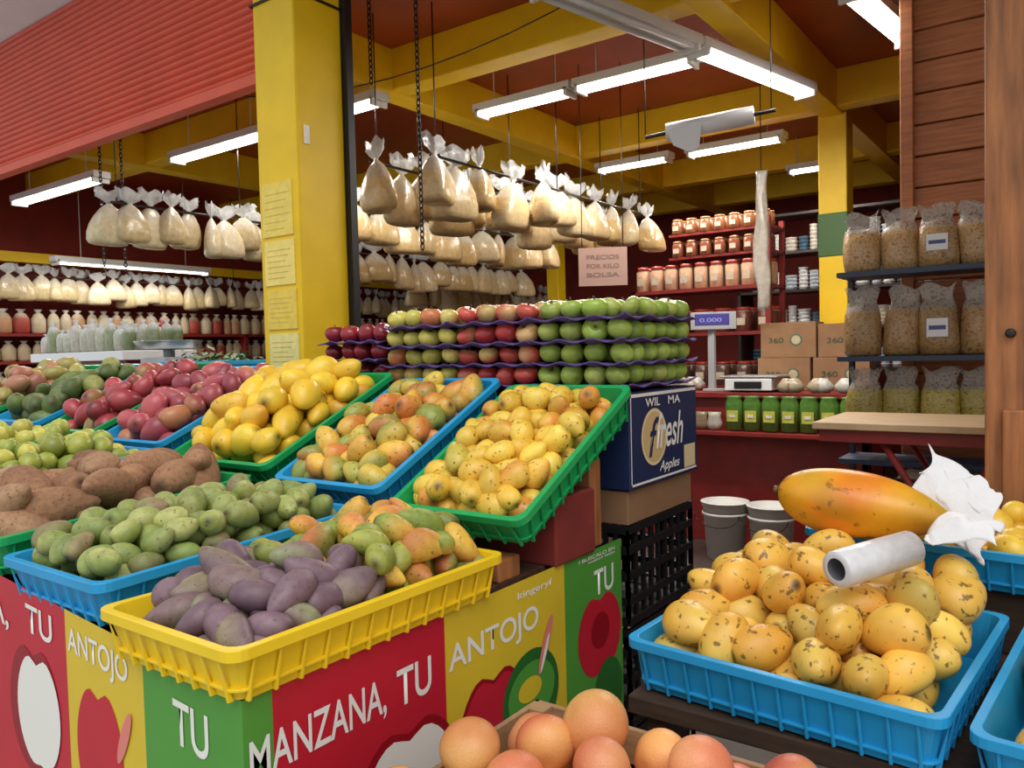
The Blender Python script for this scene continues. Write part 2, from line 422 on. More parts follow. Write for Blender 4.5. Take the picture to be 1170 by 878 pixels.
# front row
cr = crate('yellow', -1.47, -1.05, .70, 1.41, 1.0, 1.0)
def palY(p_):
    if p_[1] + rng.normal(0, .03) < -.05 + .35 * p_[0]:
        return pick([(4, C(132, 102, 112), C(114, 86, 98), 0), (2, C(148, 130, 102), C(124, 100, 104), 0), (1, C(142, 142, 104), C(134, 106, 104), 0)])(p_)
    return pick([(4, C(134, 152, 56), C(164, 166, 64), 0), (3, C(230, 182, 54), C(208, 132, 54), 0), (2, C(142, 156, 58), C(224, 172, 58), 0), (1, C(136, 144, 60), C(190, 110, 58), 0)])(p_)
pile('mango_pile', cr, 'mango', .052, .029, .095, palY, FMg, 20, 13, skew=.07)
cr = crate('blue', -1.93, -1.50, .72, 1.41, 1.03, 1.06)
pile('green_plum_pile', cr, 'roundmango', .039, .028, .085, pick([(3, C(160, 168, 88), C(132, 150, 68), 0), (2, C(178, 180, 100), C(144, 156, 72), 0), (1, C(138, 142, 78), C(150, 128, 88), 0)]), FMg, 18, 12)
cr = crate('green', -2.42, -1.96, .72, 1.41, 1.06, 1.11)
pile('mamey_pile', cr, 'mamey', .098, .052, .10, pick([(1, C(168, 122, 86), C(146, 102, 70), 0), (1, C(156, 110, 78), C(178, 136, 100), 0)]), FMb, 22, 14, pitch=.3)
cr = crate('blue', -2.89, -2.45, .72, 1.41, 1.1, 1.16)
pile('lime_pile', cr, 'lime', .035, .031, .08, pick([(1, C(174, 178, 62), C(134, 152, 50), 0), (1, C(200, 190, 72), C(154, 162, 56), 0)]), FMs, 12, 9)
cr = crate('green', -3.36, -2.92, .72, 1.41, 1.14, 1.2)
pile('guava_pile', cr, 'round', .033, .031, .06, pick([(1, C(210, 200, 84), C(170, 175, 64), 0)]), FMs, 12, 9)
# back row
cr = crate('green', -1.46, -1.03, 1.44, 2.0, 1.065, 1.35)
pile('mango_pile', cr, 'roundmango', .044, .030, .055, pick([(6, C(244, 206, 68), C(232, 184, 48), 0), (2, C(238, 188, 58), C(228, 152, 48), 0), (1, C(214, 192, 70), C(236, 190, 58), 0)]), FM, 18, 12)
cr = crate('blue', -1.93, -1.49, 1.44, 2.0, 1.10, 1.37)
pile('mango_pile', cr, 'roundmango', .048, .033, .055, pick([(4, C(236, 188, 66), C(222, 132, 56), 0), (2, C(160, 164, 66), C(228, 170, 60), 0), (2, C(146, 156, 66), C(192, 124, 58), -.1), (2, C(232, 196, 68), C(172, 168, 68), 0)]), FM, 18, 12)
cr = crate('green', -2.50, -1.96, 1.44, 2.0, 1.13, 1.39)
pile('mango_pile', cr, 'roundmango', .062, .042, .12, pick([(5, C(248, 208, 34), C(238, 190, 26), 0), (1, C(240, 190, 42), C(226, 160, 36), 0)]), FMs, 18, 12, pitch=.3)
cr = crate('blue', -2.97, -2.53, 1.44, 2.0, 1.17, 1.42)
pile('red_mango_pile', cr, 'roundmango', .056, .042, .07, pick([(3, C(184, 82, 86), C(154, 60, 72), 0), (1, C(194, 124, 82), C(170, 70, 74), 0)]), FMs)
cr = crate('green', -3.42, -3.0, 1.44, 2.0, 1.19, 1.44)
pile('red_mango_pile', cr, 'roundmango', .058, .043, .07, pick([(3, C(188, 72, 78), C(158, 54, 64), 0), (1, C(160, 130, 70), C(176, 70, 72), 0)]), FMs)
cr = crate('blue', -3.9, -3.45, 1.44, 2.0, 1.21, 1.44)
pile('green_mango_pile', cr, 'roundmango', .056, .042, .07, pick([(3, C(112, 130, 60), C(86, 102, 48), 0), (1, C(156, 154, 74), C(106, 120, 58), 0)]), FMg)
cr = crate('green', -4.4, -3.93, 1.44, 2.0, 1.24, 1.44)
pile('mixed_mango_pile', cr, 'roundmango', .060, .045, .09, pick([(2, C(190, 130, 96), C(170, 106, 84), 0), (2, C(160, 156, 76), C(180, 150, 80), 0)]), FMs, 12, 9)

# ------------------------------------------------------------ bench, supports
b = MB()
b.b2(-4.45, -1.12, .78, 1.94, .86, .9, 0)
for x in (-4.4, -3.3, -2.2, -1.17):
    for y in (.82, 1.36, 1.9): b.b2(x - .04, x + .04, y - .04, y + .04, 0, .86, 0)
for x0, x1, z, sl in ((-1.45, -1.12, .9035, 0), (-1.9, -1.53, .932, .04), (-2.39, -1.99, .96, .07), (-2.86, -2.48, 1.0, .08), (-3.33, -2.95, 1.04, .08)):
    for y in (.84, 1.3): b.b2(x0, x1, y - .04, y + .04, .9, z + (y - .8) * sl, 0)
for x0, x1, dz in ((-1.9, -1.5, .0), (-2.45, -2.0, .02), (-2.94, -2.56, .05), (-3.4, -3.02, .07), (-3.88, -3.48, .09), (-4.38, -3.96, .1)):
    b.b2(x0, x1, 1.80, 1.90, .9, 1.13 + dz, 0); b.b2(x0, x1, 1.5, 1.56, .9, .985 + dz, 0)
b.build('display_bench', [mat('bench_wood', C(92, 62, 42), .8, ns=8, na=.5, stretch=(1, 6, 6))], bevel=.004)
b = MB(); b.b2(-1.3, -1.08, 1.66, 1.86, .9, 1.075, 0); b.b2(-1.28, -1.1, 1.87, 1.93, .9, 1.15, 1); b.b2(-1.3, -1.12, 1.47, 1.56, .9, .955, 1)
b.build('red_block_support', [mat('block_red', C(134, 46, 38), .8, ns=10, na=.3), M_woodv], bevel=.006)

# ------------------------------------------------------------ banner
e = empty('printed_banner')
BG, BR, BY = mat('banner_green', C(84, 156, 60), .35, ns=7, na=.08), mat('banner_red', C(198, 32, 52), .35, ns=7, na=.08), mat('banner_yellow', C(226, 194, 50), .35, ns=7, na=.08)
BW, BD, BP = mat('banner_white', C(238, 236, 228), .35), mat('banner_darkgreen', C(40, 104, 42), .35), mat('banner_pink', C(226, 130, 120), .35)
BDR = mat('banner_crimson', C(150, 12, 30), .35)
bm_ = [BG, BR, BY, BW, BD, BP, BDR]
b = MB(); XR = -1.09; YF = .742
def rp(u, v, o=0): return (XR + o, u, v)
def lp(u, v, o=0): return (u, YF - o, v)
def quad(P, u0, u1, v0, v1, v2, m, o=0):
    b.add([P(u0, v0, o), P(u1, v0, o), P(u1, v2, o), P(u0, v1, o)], [(0, 1, 2, 3)], m)
def disc(P, cu, cv, ru, rv, m, o, a0=0, a1=360, n=36, apple=False, tilt=0):
    v = [P(cu, cv, o)]
    for i in range(n + 1):
        a = math.radians(a0 + (a1 - a0) * i / n); k = 1 - (.22 * math.exp(-((a - math.pi / 2) / .28) ** 2) + .1 * math.exp(-((a - 3 * math.pi / 2) / .25) ** 2) if apple else 0)
        x = ru * k * math.cos(a); y = rv * k * math.sin(a)
        v.append(P(cu + x * math.cos(tilt) - y * math.sin(tilt), cv + x * math.sin(tilt) + y * math.cos(tilt), o))
    b.add(v, [(0, i, i + 1) for i in range(1, n + 1)], m)
for u0, u1, m in ((YF, .80, 0), (.80, 1.236, 1), (1.236, 1.71, 2), (1.71, 2.02, 0)):
    quad(rp, u0, u1, .3, .902, .902, m)
def lt(u): return .902 + (XR - u) * .08
for u0, u1, m in ((-1.388, XR, 0), (-1.683, -1.388, 2), (-2.13, -1.683, 1), (-2.5, -2.13, 0), (-2.95, -2.5, 2), (-3.4, -2.95, 1), (-3.85, -3.4, 0), (-4.45, -3.85, 2)):
    quad(lp, u0, u1, .3, lt(u0), lt(u1), m)
disc(rp, 1.12, .575, .15, .15, 6, .001, apple=True); disc(rp, 1.12, .575, .132, .132, 3, .002, apple=True); disc(rp, 1.12, .575, .02, .035, 6, .003)
disc(rp, 1.40, .585, .13, .15, 6, .001, apple=True); disc(rp, 1.40, .585, .12, .138, 1, .0015, apple=True); disc(rp, 1.55, .61, .12, .115, 4, .002); disc(rp, 1.55, .62, .1, .075, 0, .003); disc(rp, 1.54, .63, .05, .03, 2, .004)
disc(rp, 1.61, .72, .014, .075, 5, .005, tilt=-.45); disc(rp, 1.605, .70, .006, .05, 3, .006, tilt=-.45)
disc(rp, 1.89, .66, .12, .12, 1, .001, apple=True); disc(rp, 1.89, .67, .05, .05, 6, .002); disc(rp, 1.93, .48, .08, .1, 4, .003)
disc(lp, -1.56, .68, .09, .14, 1, .001, apple=True); disc(lp, -1.46, .74, .014, .06, 5, .003, tilt=-.45); disc(lp, -1.48, .6, .08, .07, 4, .002)
disc(lp, -1.84, .70, .12, .15, 6, .001, apple=True); disc(lp, -1.82, .70, .1, .13, 3, .002, apple=True)
b.build('sheet', bm_, e)
X_ = (0, 1, 0); Z_ = (0, 0, 1)
def rtx(s_, u0, u1, v0, h, i): text(s_, rp(u0, v0, .0015), X_, Z_, u1 - u0, h, BW, e, 'lettering_%d' % i)
rtx('MANZANA,', .752, 1.06, .75, .08, 1); rtx('TU', 1.09, 1.19, .755, .075, 2); rtx('ANTOJO', 1.245, 1.585, .755, .074, 3); rtx('TU', 1.86, 1.97, .77, .072, 4)
rtx('f BUSCALO EN', 1.78, 1.98, .878, .010, 10); rtx('MARKET FRESH', 1.83, 1.98, .868, .006, 12)
text('kingeryf', rp(1.50, .855, .0015), X_, Z_, .15, .022, BW, e, 'lettering_11')
def ltx(s_, u0, u1, v0, h, i): text(s_, lp(u0, v0, .0015), (1, 0, -.07), Z_, u1 - u0, h, BW, e, 'lettering_%d' % i)
ltx('TU', -1.29, -1.185, .78, .08, 5); ltx('ANTOJO', -1.672, -1.44, .85, .066, 6); ltx('TU', -1.86, -1.74, .87, .062, 7); ltx('MANZANA,', -2.5, -1.95, .89, .07, 8)

# ------------------------------------------------------------ apple stacks
TRAY = mat('pulp_tray_purple', C(94, 72, 134), .9, ns=60, na=.3, bump=.3)
def tray_mesh(b, x0, x1, y0, y1, z, nx, ny):
    sx, sy = nx * 6, ny * 5; v = []; f = []
    for i in range(sx + 1):
        for j in range(sy + 1):
            u = i / sx; w = j / sy
            zz = z - .011 * math.sin(math.pi * nx * u) ** 2 * math.sin(math.pi * ny * w) ** 2 + .006 * math.sin(u * 19 + z * 90) * (w in (0, 1)) + .006 * math.sin(w * 21 + z * 70) * (u in (0, 1))
            v.append((x0 + (x1 - x0) * u, y0 + (y1 - y0) * w, zz))
    n = len(v); v2 = [(p_[0], p_[1], p_[2] - .004) for p_ in v]
    for i in range(sx):
        for j in range(sy):
            a = i * (sy + 1) + j; q = (a, a + sy + 1, a + sy + 2, a + 1); f.append(q); f.append(tuple(n + k for k in reversed(q)))
    for i in range(sx):
        for j in (0, sy): a = i * (sy + 1) + j; f.append((a, a + sy + 1, a + sy + 1 + n, a + n))
    for j in range(sy):
        for i in (0, sx): a = i * (sy + 1) + j; f.append((a, a + 1, a + 1 + n, a + n))
    b.add(v + v2, f, 0, None, True)
APAL = [pick([(4, C(162, 186, 70), C(144, 170, 52), 0), (2, C(182, 194, 88), C(158, 176, 60), 0)]),
        pick([(4, C(214, 88, 66), C(194, 56, 52), 0), (3, C(228, 180, 114), C(208, 80, 62), .1), (1, C(226, 196, 112), C(212, 94, 66), 0)]),
        pick([(4, C(216, 204, 86), C(208, 196, 80), 0), (3, C(220, 202, 100), C(210, 124, 70), -.15)]),
        pick([(1, C(150, 34, 44), C(116, 20, 32), 0)])]
for si, (x1, nt_, zb) in enumerate(((-1.07, 4, 1.345), (-1.40, 4, 1.345), (-1.73, 4, 1.345), (-2.06, 4, 1.30))):
    x0 = x1 - .325; e = empty('apple_stack'); pts = []; b = MB()
    for t in range(nt_):
        z = zb + .068 * t; nx, ny = 4, 6; off = .012 * ((t % 2) * 2 - 1)
        tray_mesh(b, x0 + .001, x1 - .001 + (.012 if si == 0 else 0), 2.02 + off * .4 - .01, 2.53 + off * .4, z, nx, ny)
        for i in range(nx):
            for j in range(ny):
                if t == nt_ - 1 and rng.random() < .06: continue
                pts.append((x0 + (x1 - x0) * (i + .5) / nx + rng.normal(0, .003), 2.035 + .485 * (j + .5) / ny + rng.normal(0, .003) + off * .4, z + .029 + rng.normal(0, .002)))
    b.build('trays', [TRAY], e)
    o = fruits('apples', np.array(pts), 'apple', .0385, APAL[si], FMa, None, 18, 12, var=.04); o.parent = e
BLUEB = mat('box_navy', C(28, 44, 84), .5, ns=8, na=.15)
for i in range(4):
    x1 = -1.07 - .33 * i; e = empty('apple_carton')
    MB().b2(x1 - .322, x1, 2.05, 2.54, 1.035, 1.325 if i < 3 else 1.283, 0).build('carton_body', [BLUEB if i == 0 else M_card], e, bevel=.004)
    if i == 0:
        b = MB(); P = lambda u, v, o=0: (x1 + o, u, v)
        for (v0, v1, u0, u1) in ((1.045, 1.052, 2.06, 2.53), (1.308, 1.318, 2.06, 2.53), (1.052, 1.308, 2.055, 2.06)):
            b.add([P(u0, v0, .001), P(u1, v0, .001), P(u1, v1, .001), P(u0, v1, .001)], [(0, 1, 2, 3)], 0)
        disc(P, 2.21, 1.18, .088, .088, 1, .0015)
        disc(P, 2.21, 1.18, .078, .078, 2, .0018)
        b.add([P(2.43, 1.055, .0012), P(2.52, 1.055, .0012), P(2.52, 1.13, .0012), P(2.43, 1.13, .0012)], [(0, 1, 2, 3)], 1)
        b.build('label', [BW, mat('label_cream', C(226, 206, 160), .5), mat('label_tan', C(206, 176, 120), .5)], e)
        text('fresh', P(2.22, 1.14, .003), X_, Z_, .20, .11, BW, e, 'fresh_text', shear=.3)
        text('WIL', P(2.15, 1.275, .003), X_, Z_, .10, .026, BW, e, 'heading_text'); text('MA', P(2.31, 1.275, .003), X_, Z_, .09, .026, BW, e, 'heading_text_2')
        text('Apples', P(2.24, 1.06, .003), X_, Z_, .15, .04, BW, e, 'apples_text', shear=.3)
        text('f', P(2.17, 1.12, .0022), X_, Z_, .075, .12, BLUEB, e, 'initial', shear=.3)
b = MB(); b.b2(-1.38, -1.085, 2.06, 2.52, .93, 1.03); b.build('cardboard_box', [M_card], bevel=.003)
b = MB(); b.b2(-2.39, -1.40, 2.06, 2.52, .93, 1.03); b.build('cardboard_box', [M_card], bevel=.003)
def lattice(x0, x1, y0, y1, z0, z1, name):
    b = MB()
    for (ax, c) in (('x', x1), ('x', x0), ('y', y0), ('y', y1)):
        a0, a1 = (y0, y1) if ax == 'x' else (x0, x1)
        n = 9
        for i in range(n + 1):
            a = a0 + (a1 - a0) * i / n
            if ax == 'x': b.b2(c - .006, c + .006, a - .006, a + .006, z0, z1)
            else: b.b2(a - .006, a + .006, c - .006, c + .006, z0, z1)
        for z in (z0, z0 + .06, (z0 + z1) / 2, z1 - .06, z1):
            if ax == 'x': b.b2(c - .007, c + .007, a0, a1, z - .012, z + .012)
            else: b.b2(a0, a1, c - .007, c + .007, z - .012, z + .012)
    b.b2(x0, x1, y0, y1, z0 - .01, z0 + .004)
    return b.build(name, [M_black])
for z in (.02, .33, .64):
    lattice(-1.42, -1.09, 2.06, 2.52, z, z + .275, 'black_milk_crate')
    lattice(-1.80, -1.46, 2.06, 2.52, z, z + .275, 'black_milk_crate'); lattice(-2.3, -1.9, 2.06, 2.52, z, z + .275, 'black_milk_crate')

# ------------------------------------------------------------ right stall
RZ = math.radians(-5.5)
M_tab = mat('market_table_wood', C(70, 50, 36), .8, ns=8, na=.5, stretch=(1, 6, 6))
b = MB(); b.b2(-.80, .55, 1.50, 2.64, .66, .70)
for x in (-.74, .5):
    for y in (1.56, 2.58): b.b2(x - .03, x + .03, y - .03, y + .03, 0, .66)
b.b2(-.58, .45, 2.18, 2.6, .70, .85)
b.build('market_table', [M_tab], bevel=.004)
cr = crate('blue', -.815, -.18, 1.48, 2.06, .82, .845, .115, RZ)
ripe = pick([(4, C(242, 190, 66), C(232, 166, 46), 0), (3, C(244, 200, 80), C(234, 176, 56), 0), (1, C(228, 154, 46), C(238, 180, 60), 0), (1, C(212, 180, 78), C(236, 184, 66), 0)])
def pileR(name, cr, mound, skew, **k):
    return pile(name, cr, 'roundmango', .062, .042, mound, ripe, FMripe, 26, 18, under=2.8, skew=skew, **k)
pileR('ripe_mango_pile', cr, .12, .11, pw=.35)
cr = crate('blue', -.155, .42, 1.42, 2.03, .81, .84, .115, RZ)
pileR('ripe_mango_pile', cr, .07, .02)
cr = crate('blue', -.62, .06, 2.14, 2.60, .955, .97, .10, RZ)
pile('orange_pile', cr, 'round', .040, .038, .035, pick([(1, C(242, 200, 50), C(234, 182, 40), 0)]), FMs, 16, 11)
# papaya
U, V, F = shape('papaya', .198, 44, 32)
R = rotm(math.radians(6), math.radians(7), .4)
ang = np.arctan2(V[:, 2], V[:, 1])
V2 = V.copy(); V2[:, 1] *= 1 + .03 * np.cos(5 * ang); V2[:, 2] *= 1 + .03 * np.cos(5 * ang)
t = np.clip(.5 + .6 * np.sin(U[:, 0] * 5 + ang), 0, 1)[:, None]
col = np.array(C(240, 168, 36)) * (1 - t) + np.array(C(226, 130, 26)) * t
gt = (np.clip((U[:, 0] - .3) * 1.6, 0, 1) * .6 + .8 * np.clip(np.sin(U[:, 0] * 4 - 1.3 * ang) - .45, 0, 1))[:, None]; gt = np.clip(gt, 0, .7); col = col * (1 - gt) + np.array(C(176, 150, 46)) * gt; col[:, 3] = 1
b = MB(); pc = np.array((-.44, 2.05, 1.055)); b.add(V2 @ R.T + pc, F, 0, col, True)
c0 = np.array((-.198, 0, 0)) @ R.T + pc; c1 = np.array((-.210, 0, 0)) @ R.T + pc
b.cyl(c0, c1, .012, .009, 10, 0, C(90, 70, 40))
b.build('papaya', [fruit_mat('papaya_skin', .35, .2, 12, .10, 30, C(140, 84, 26), samt=.7)])
# roll of plastic bags
b = MB()
p0 = np.array((-.39, 1.60, 1.01)); p1 = np.array((-.29, 1.785, 1.025)); ax = (p1 - p0); Lr = np.linalg.norm(ax); ax /= Lr
u = np.cross(ax, (0, 0, 1)); u /= np.linalg.norm(u); w = np.cross(u, ax); tt = np.linspace(0, 2 * math.pi, 28, endpoint=False)[:, None]
ring = np.cos(tt) * u + np.sin(tt) * w
b.loops([p0 + ring * .022, p0 + ring * .034, p0 + ring * .036 + ax * .004, p0 + ring * .037 + ax * .08, p1 + ring * .036, p1 + ring * .034, p1 + ring * .022], 0, caps=(False, False))
b.loops([p0 + ring * .022 + ax * .001, p1 + ring * .022 - ax * .001], 1, caps=(False, False))
b.build('plastic_bag_roll', [mat('film_white', C(222, 220, 220), .25, ns=40, na=.14, bump=.2), mat('core_grey', C(110, 110, 115), .6)])
# crumpled paper
def paper(name, fn, nx, ny, seed, amp):
    r2 = np.random.default_rng(seed); K = [(r2.uniform(0, 6.28), r2.uniform(2.5, 9), r2.uniform(0, 6.28), r2.uniform(.3, 1)) for _ in range(11)]
    v = []
    for i in range(nx):
        for j in range(ny):
            x = 2 * i / (nx - 1) - 1; y = 2 * j / (ny - 1) - 1
            q = sum(abs((((math.cos(a) * x + math.sin(a) * y) * fr + ph) / math.pi) % 2 - 1) * wt for a, fr, ph, wt in K) / 3 - 1.1
            q2 = sum(abs((((math.sin(a) * x - math.cos(a) * y) * fr + ph * 2) / math.pi) % 2 - 1) * wt for a, fr, ph, wt in K[:5]) / 2 - .7
            p_ = fn(x + .05 * q2, y + .05 * q); v.append((p_[0] + q2 * amp * .5, p_[1] + q * amp * .8, p_[2] + q * amp))
    f = [(i * ny + j, i * ny + j + 1, (i + 1) * ny + j + 1, (i + 1) * ny + j) for i in range(nx - 1) for j in range(ny - 1)]
    b = MB(); b.add(v, f, 0, None, True); o = b.build(name, [M_pap]); md = o.modifiers.new('s', 'SOLIDIFY'); md.thickness = .0012; return o
M_pap = mat('tissue_white', C(234, 232, 232), .75, ns=26, na=.04, bump=.5)
paper('crumpled_paper', lambda x, y: (-.245 + .08 * x + .02 * y, 2.13 + .05 * y - .03 * x, 1.085 + .08 * y - .045 * x - .02 * y * y), 44, 40, 5, .045)
paper('crumpled_paper', lambda x, y: (-.215 + .07 * x, 1.955 + .05 * y, 1.03 + .045 * (1 - x * x) * (1 - y * y) + .012 * x), 36, 32, 8, .035)
# grapefruit box
e = empty('wooden_fruit_box')
b = MB(); x0, x1, y0, y1 = -.93, -.30, .78, 1.34
for z0, z1 in ((.47, .54), (.56, .63), (.65, .72)):
    b.b2(x0, x1, y0, y0 + .012, z0, z1); b.b2(x0, x1, y1 - .012, y1, z0, z1); b.b2(x0, x0 + .012, y0, y1, z0, z1); b.b2(x1 - .012, x1, y0, y1, z0, z1)
b.b2(x0, x1, y0, y1, .45, .47)
for x in (x0 + .03, x1 - .03):
    for y in (y0 + .03, y1 - .03): b.b2(x - .018, x + .018, y - .018, y + .018, .45, .722)
b.build('slats', [mat('crate_pine', C(176, 140, 100), .8, ns=8, na=.35, stretch=(1, 5, 8))], e, bevel=.002)
b = MB(); b.b2(x0 + .02, x1 - .02, y0 + .02, y1 - .02, 0, .448); b.build('stand', [M_tab], e)
H = lambda x, y: .705 + .09 * np.clip(1 - (x / .34) ** 2, 0, 1) ** .35 * np.clip(1 - (y / .30) ** 2, 0, 1) ** .5
P = drop(.60, .53, .55, H, .049, .96, K=30)
fruits('grapefruit_pile', P + np.array(((x0 + x1) / 2, (y0 + y1) / 2, 0)), 'round', .052, pick([(2, C(238, 160, 104), C(228, 128, 86), 0), (2, C(242, 186, 104), C(232, 150, 86), 0), (1, C(234, 166, 90), C(214, 104, 78), 0)]), FMc, None, 28, 18, pitch=1.5, var=.04)

# ------------------------------------------------------------ hanging bag rows
def alpha(c, a): return (c[0], c[1], c[2], a)
def hbag(b, x, y, zt, w, h, col, yaw0=0):
    T = [(0, .72), (.02, .9), (.08, 1.0), (.22, 1.0), (.38, .9), (.52, .70), (.64, .46), (.70, .26), (.735, .13), (.76, .14), (.82, .40), (.9, .62), (.96, .6), (1, .66)]
    seg = 18; t = np.linspace(0, 2 * math.pi, seg, endpoint=False); yw = yaw0 + rng.normal(0, .5)
    ph = rng.uniform(0, 6.28, 3); L = []; cols = []; tilt = rng.normal(0, .05, 2)
    ct = np.sign(np.cos(t)) * np.abs(np.cos(t)) ** .75; st = np.sign(np.sin(t)) * np.abs(np.sin(t)) ** .75
    for tv, s_ in T:
        top = tv > .75
        rr = w / 2 * s_ * (1 + .05 * np.sin(3 * t + ph[0] + 4 * tv) + .04 * np.sin(5 * t + ph[1]) + (.22 * np.sin(5 * t + ph[2]) if top else 0))
        px_ = rr * ct; py_ = rr * st * (.55 if not top else .35)
        X = px_ * math.cos(yw) - py_ * math.sin(yw); Y = px_ * math.sin(yw) + py_ * math.cos(yw)
        Zr = np.full(seg, zt - h + tv * h) + (.02 * np.sin(4 * t + ph[0]) if tv > .88 else 0)
        L.append(np.stack([X + x + tilt[0] * (1 - tv) * h, Y + y + tilt[1] * (1 - tv) * h, Zr], 1))
        cols.append(alpha(col, 1) if tv < .5 else (alpha(C(208, 196, 172), 1) if tv < .74 else alpha(C(220, 220, 218), .66)))
    b.loops(L, 0, cols=cols, caps=(True, False))
def bagrow(x0, y0, x1, y1, zb, w, h, step, pal, name='hanging_bag_row'):
    b = MB(); L = math.hypot(x1 - x0, y1 - y0); n = int(L / step)
    zt = zb + h; dy = math.atan2(y1 - y0, x1 - x0)
    for i in range(n + 1):
        t = (i + rng.uniform(-.2, .2)) / max(n, 1)
        hh = h * rng.uniform(.9, 1.08)
        hbag(b, x0 + (x1 - x0) * t + rng.normal(0, .025), y0 + (y1 - y0) * t, zt + rng.uniform(-.03, .02), w * rng.uniform(.9, 1.1), hh, pal[rng.integers(len(pal))], dy)
    b.cyl((x0, y0, zb + h * .74), (x1, y1, zb + h * .74), .008, mat=1)
    for t in (0.02, .5, .98):
        b.cyl((x0 + (x1 - x0) * t, y0 + (y1 - y0) * t, zb + h * .74), (x0 + (x1 - x0) * t, y0 + (y1 - y0) * t, 3.395), .004, mat=1, seg=6)
    return b.build(name, [VCT, M_steel])
TAN = [C(206, 176, 124), C(214, 186, 138), C(194, 162, 108), C(218, 194, 150)]
CRM = [C(214, 196, 156), C(220, 204, 166), C(206, 184, 138)]
bagrow(-2.92, 3.3, -2.92, 5.9, 2.27, .31, .38, .26, TAN)
bagrow(-3.28, 3.2, -3.28, 5.9, 2.27, .30, .38, .23, TAN)
bagrow(-4.1, 3.4, -4.1, 6.2, 2.2, .29, .38, .22, TAN)
bagrow(-5.0, 2.6, -5.0, 4.5, 2.20, .24, .36, .13, CRM)
bagrow(-5.3, 4.8, -5.3, 7.5, 2.1, .28, .38, .18, TAN)
bagrow(-5.8, 6.2, -5.8, 9.0, 1.95, .26, .36, .16, CRM)
bagrow(-8.35, 2.6, -8.35, 9.0, 2.06, .24, .34, .14, CRM)
b = MB(); b.b2(-8.6, -8.5, 2.5, 9.5, 2.46, 2.56); b.build('yellow_rail', [M_yel])
# chains
for (x, y, zb) in ((-2.72, 3.0, 1.98), (-3.05, 3.0, 2.9), (-5.6, 3.0, 2.1), (-5.9, 3.0, 2.15)):
    b = MB(); z = 3.38; k = 0
    while z > zb: b.torus((x, y, z), .011, .0035, k % 2, 1.7); z -= .03; k += 1
    b.build('hanging_chain', [M_steel])
# price board
e = empty('price_sign'); MB().box((-2.66, 4.75, 2.02), (.33, .012, .26), 0, R=rotm(math.radians(30), 0, 0)).build('board', [mat('sign_pink', C(150, 118, 104), .6)], e)
b = MB()
for s_ in (-1, 1): b.cyl((-2.66 + s_ * .12, 4.75 + s_ * .07, 2.14), (-2.66 + s_ * .12, 4.75 + s_ * .07, 3.39), .003, seg=5)
b.build('cords', [M_steel], e)
R_ = rotm(math.radians(30), 0, 0); o_ = np.array((-2.66, 4.75, 2.02)); M_ink = mat('sign_ink', C(110, 84, 76), .7)
for q, s_ in enumerate(('PRECIOS', 'POR KILO', 'BOLSA')):
    text(s_, tuple(o_ + R_ @ np.array((-.11, -.008, .05 - .06 * q))), tuple(R_ @ np.array((1, 0, 0))), Z_, .22, .03, M_ink, e, 'line_%d' % q)
# bag roll on rod
e = empty('hanging_bag_dispenser'); b = MB()
b.cyl((-1.85, 3.78, 2.55), (-1.22, 3.92, 2.60), .01, mat=1); b.cyl((-1.74, 3.805, 2.56), (-1.32, 3.9, 2.59), .045, seg=20)
b.cyl((-1.85, 3.78, 2.55), (-1.85, 3.78, 3.13), .003, mat=1, seg=5); b.cyl((-1.24, 3.915, 2.6), (-1.24, 3.915, 3.13), .003, mat=1, seg=5)
b.add([(-1.72, 3.76, 2.56), (-1.55, 3.8, 2.57), (-1.56, 3.79, 2.46), (-1.6, 3.79, 2.43), (-1.69, 3.77, 2.48)], [(0, 1, 2, 3, 4)], 0)
b.build('roll', [M_white, M_steel], e)
b = MB()
for (p0, p1, sag) in (((-5.2, 3.2, 3.38), (-1.7, 3.6, 3.38), .3), ((-.9, 3.3, 3.38), (-.2, 3.9, 3.38), .25)):
    p0 = np.array(p0); p1 = np.array(p1); b.tube([p0 + (p1 - p0) * t - np.array((0, 0, sag * 4 * t * (1 - t))) for t in np.linspace(0, 1, 14)], .004, 5)
b.build('sagging_cable', [M_steel])

# ------------------------------------------------------------ counter with scale
e = empty('shop_counter'); b = MB()
b.b2(-3.3, -1.15, 5.55, 6.1, 1.08, 1.12, 0); b.b2(-3.3, -1.15, 5.4, 5.6, .82, .85, 0); b.b2(-3.3, -1.15, 5.6, 5.66, 0, 1.08, 0); b.b2(-1.2, -1.15, 5.6, 6.1, 0, 1.08, 0)
b.b2(-3.3, -1.15, 6.04, 6.1, 0, 1.08, 0)
b.build('frame', [M_red], e, bevel=.004)
b = MB()
for i in range(7):
    x = -2.02 + i * .13; b.lathe([(.03, 0), (.062, .01), (.064, .2), (.05, .235), (.06, .25)], (x, 5.47, .852), 12, 0, C(84, 126, 50), sy=.5)
    b.b2(x - .04, x + .04, 5.434, 5.437, .92, 1.0, 0, C(190, 188, 84)); b.b2(x - .02, x + .02, 5.430, 5.434, .95, .97, 0, C(220, 220, 215))
b.build('green_packets', [VCG], e)
b = MB()
for i in range(9):
    x = -3.2 + i * .13 + rng.normal(0, .01)
    b.lathe([(.03, 0), (.055, .02), (.06, .05), (.045, .1), (.05, .13)], (x, 5.48, .852), 10, 0, [C(170, 156, 130), C(140, 122, 96), C(186, 180, 164)][i % 3], sy=.7)
for i in range(34):
    x = -3.2 + rng.uniform(0, 1.95); y = 5.6 + (rng.uniform(0, .35) if x < -2.4 else 0.0)
    if -2.42 < x < -1.7: continue
    b.lathe([(.04, 0), (.07, .02), (.075, .05), (.05, .08), (.03, .1)], (x, y, 1.121), 9, 0, [C(170, 156, 130), C(190, 186, 176), C(140, 112, 84)][i % 3], sy=.7)
b.build('small_packets', [VCG], e)
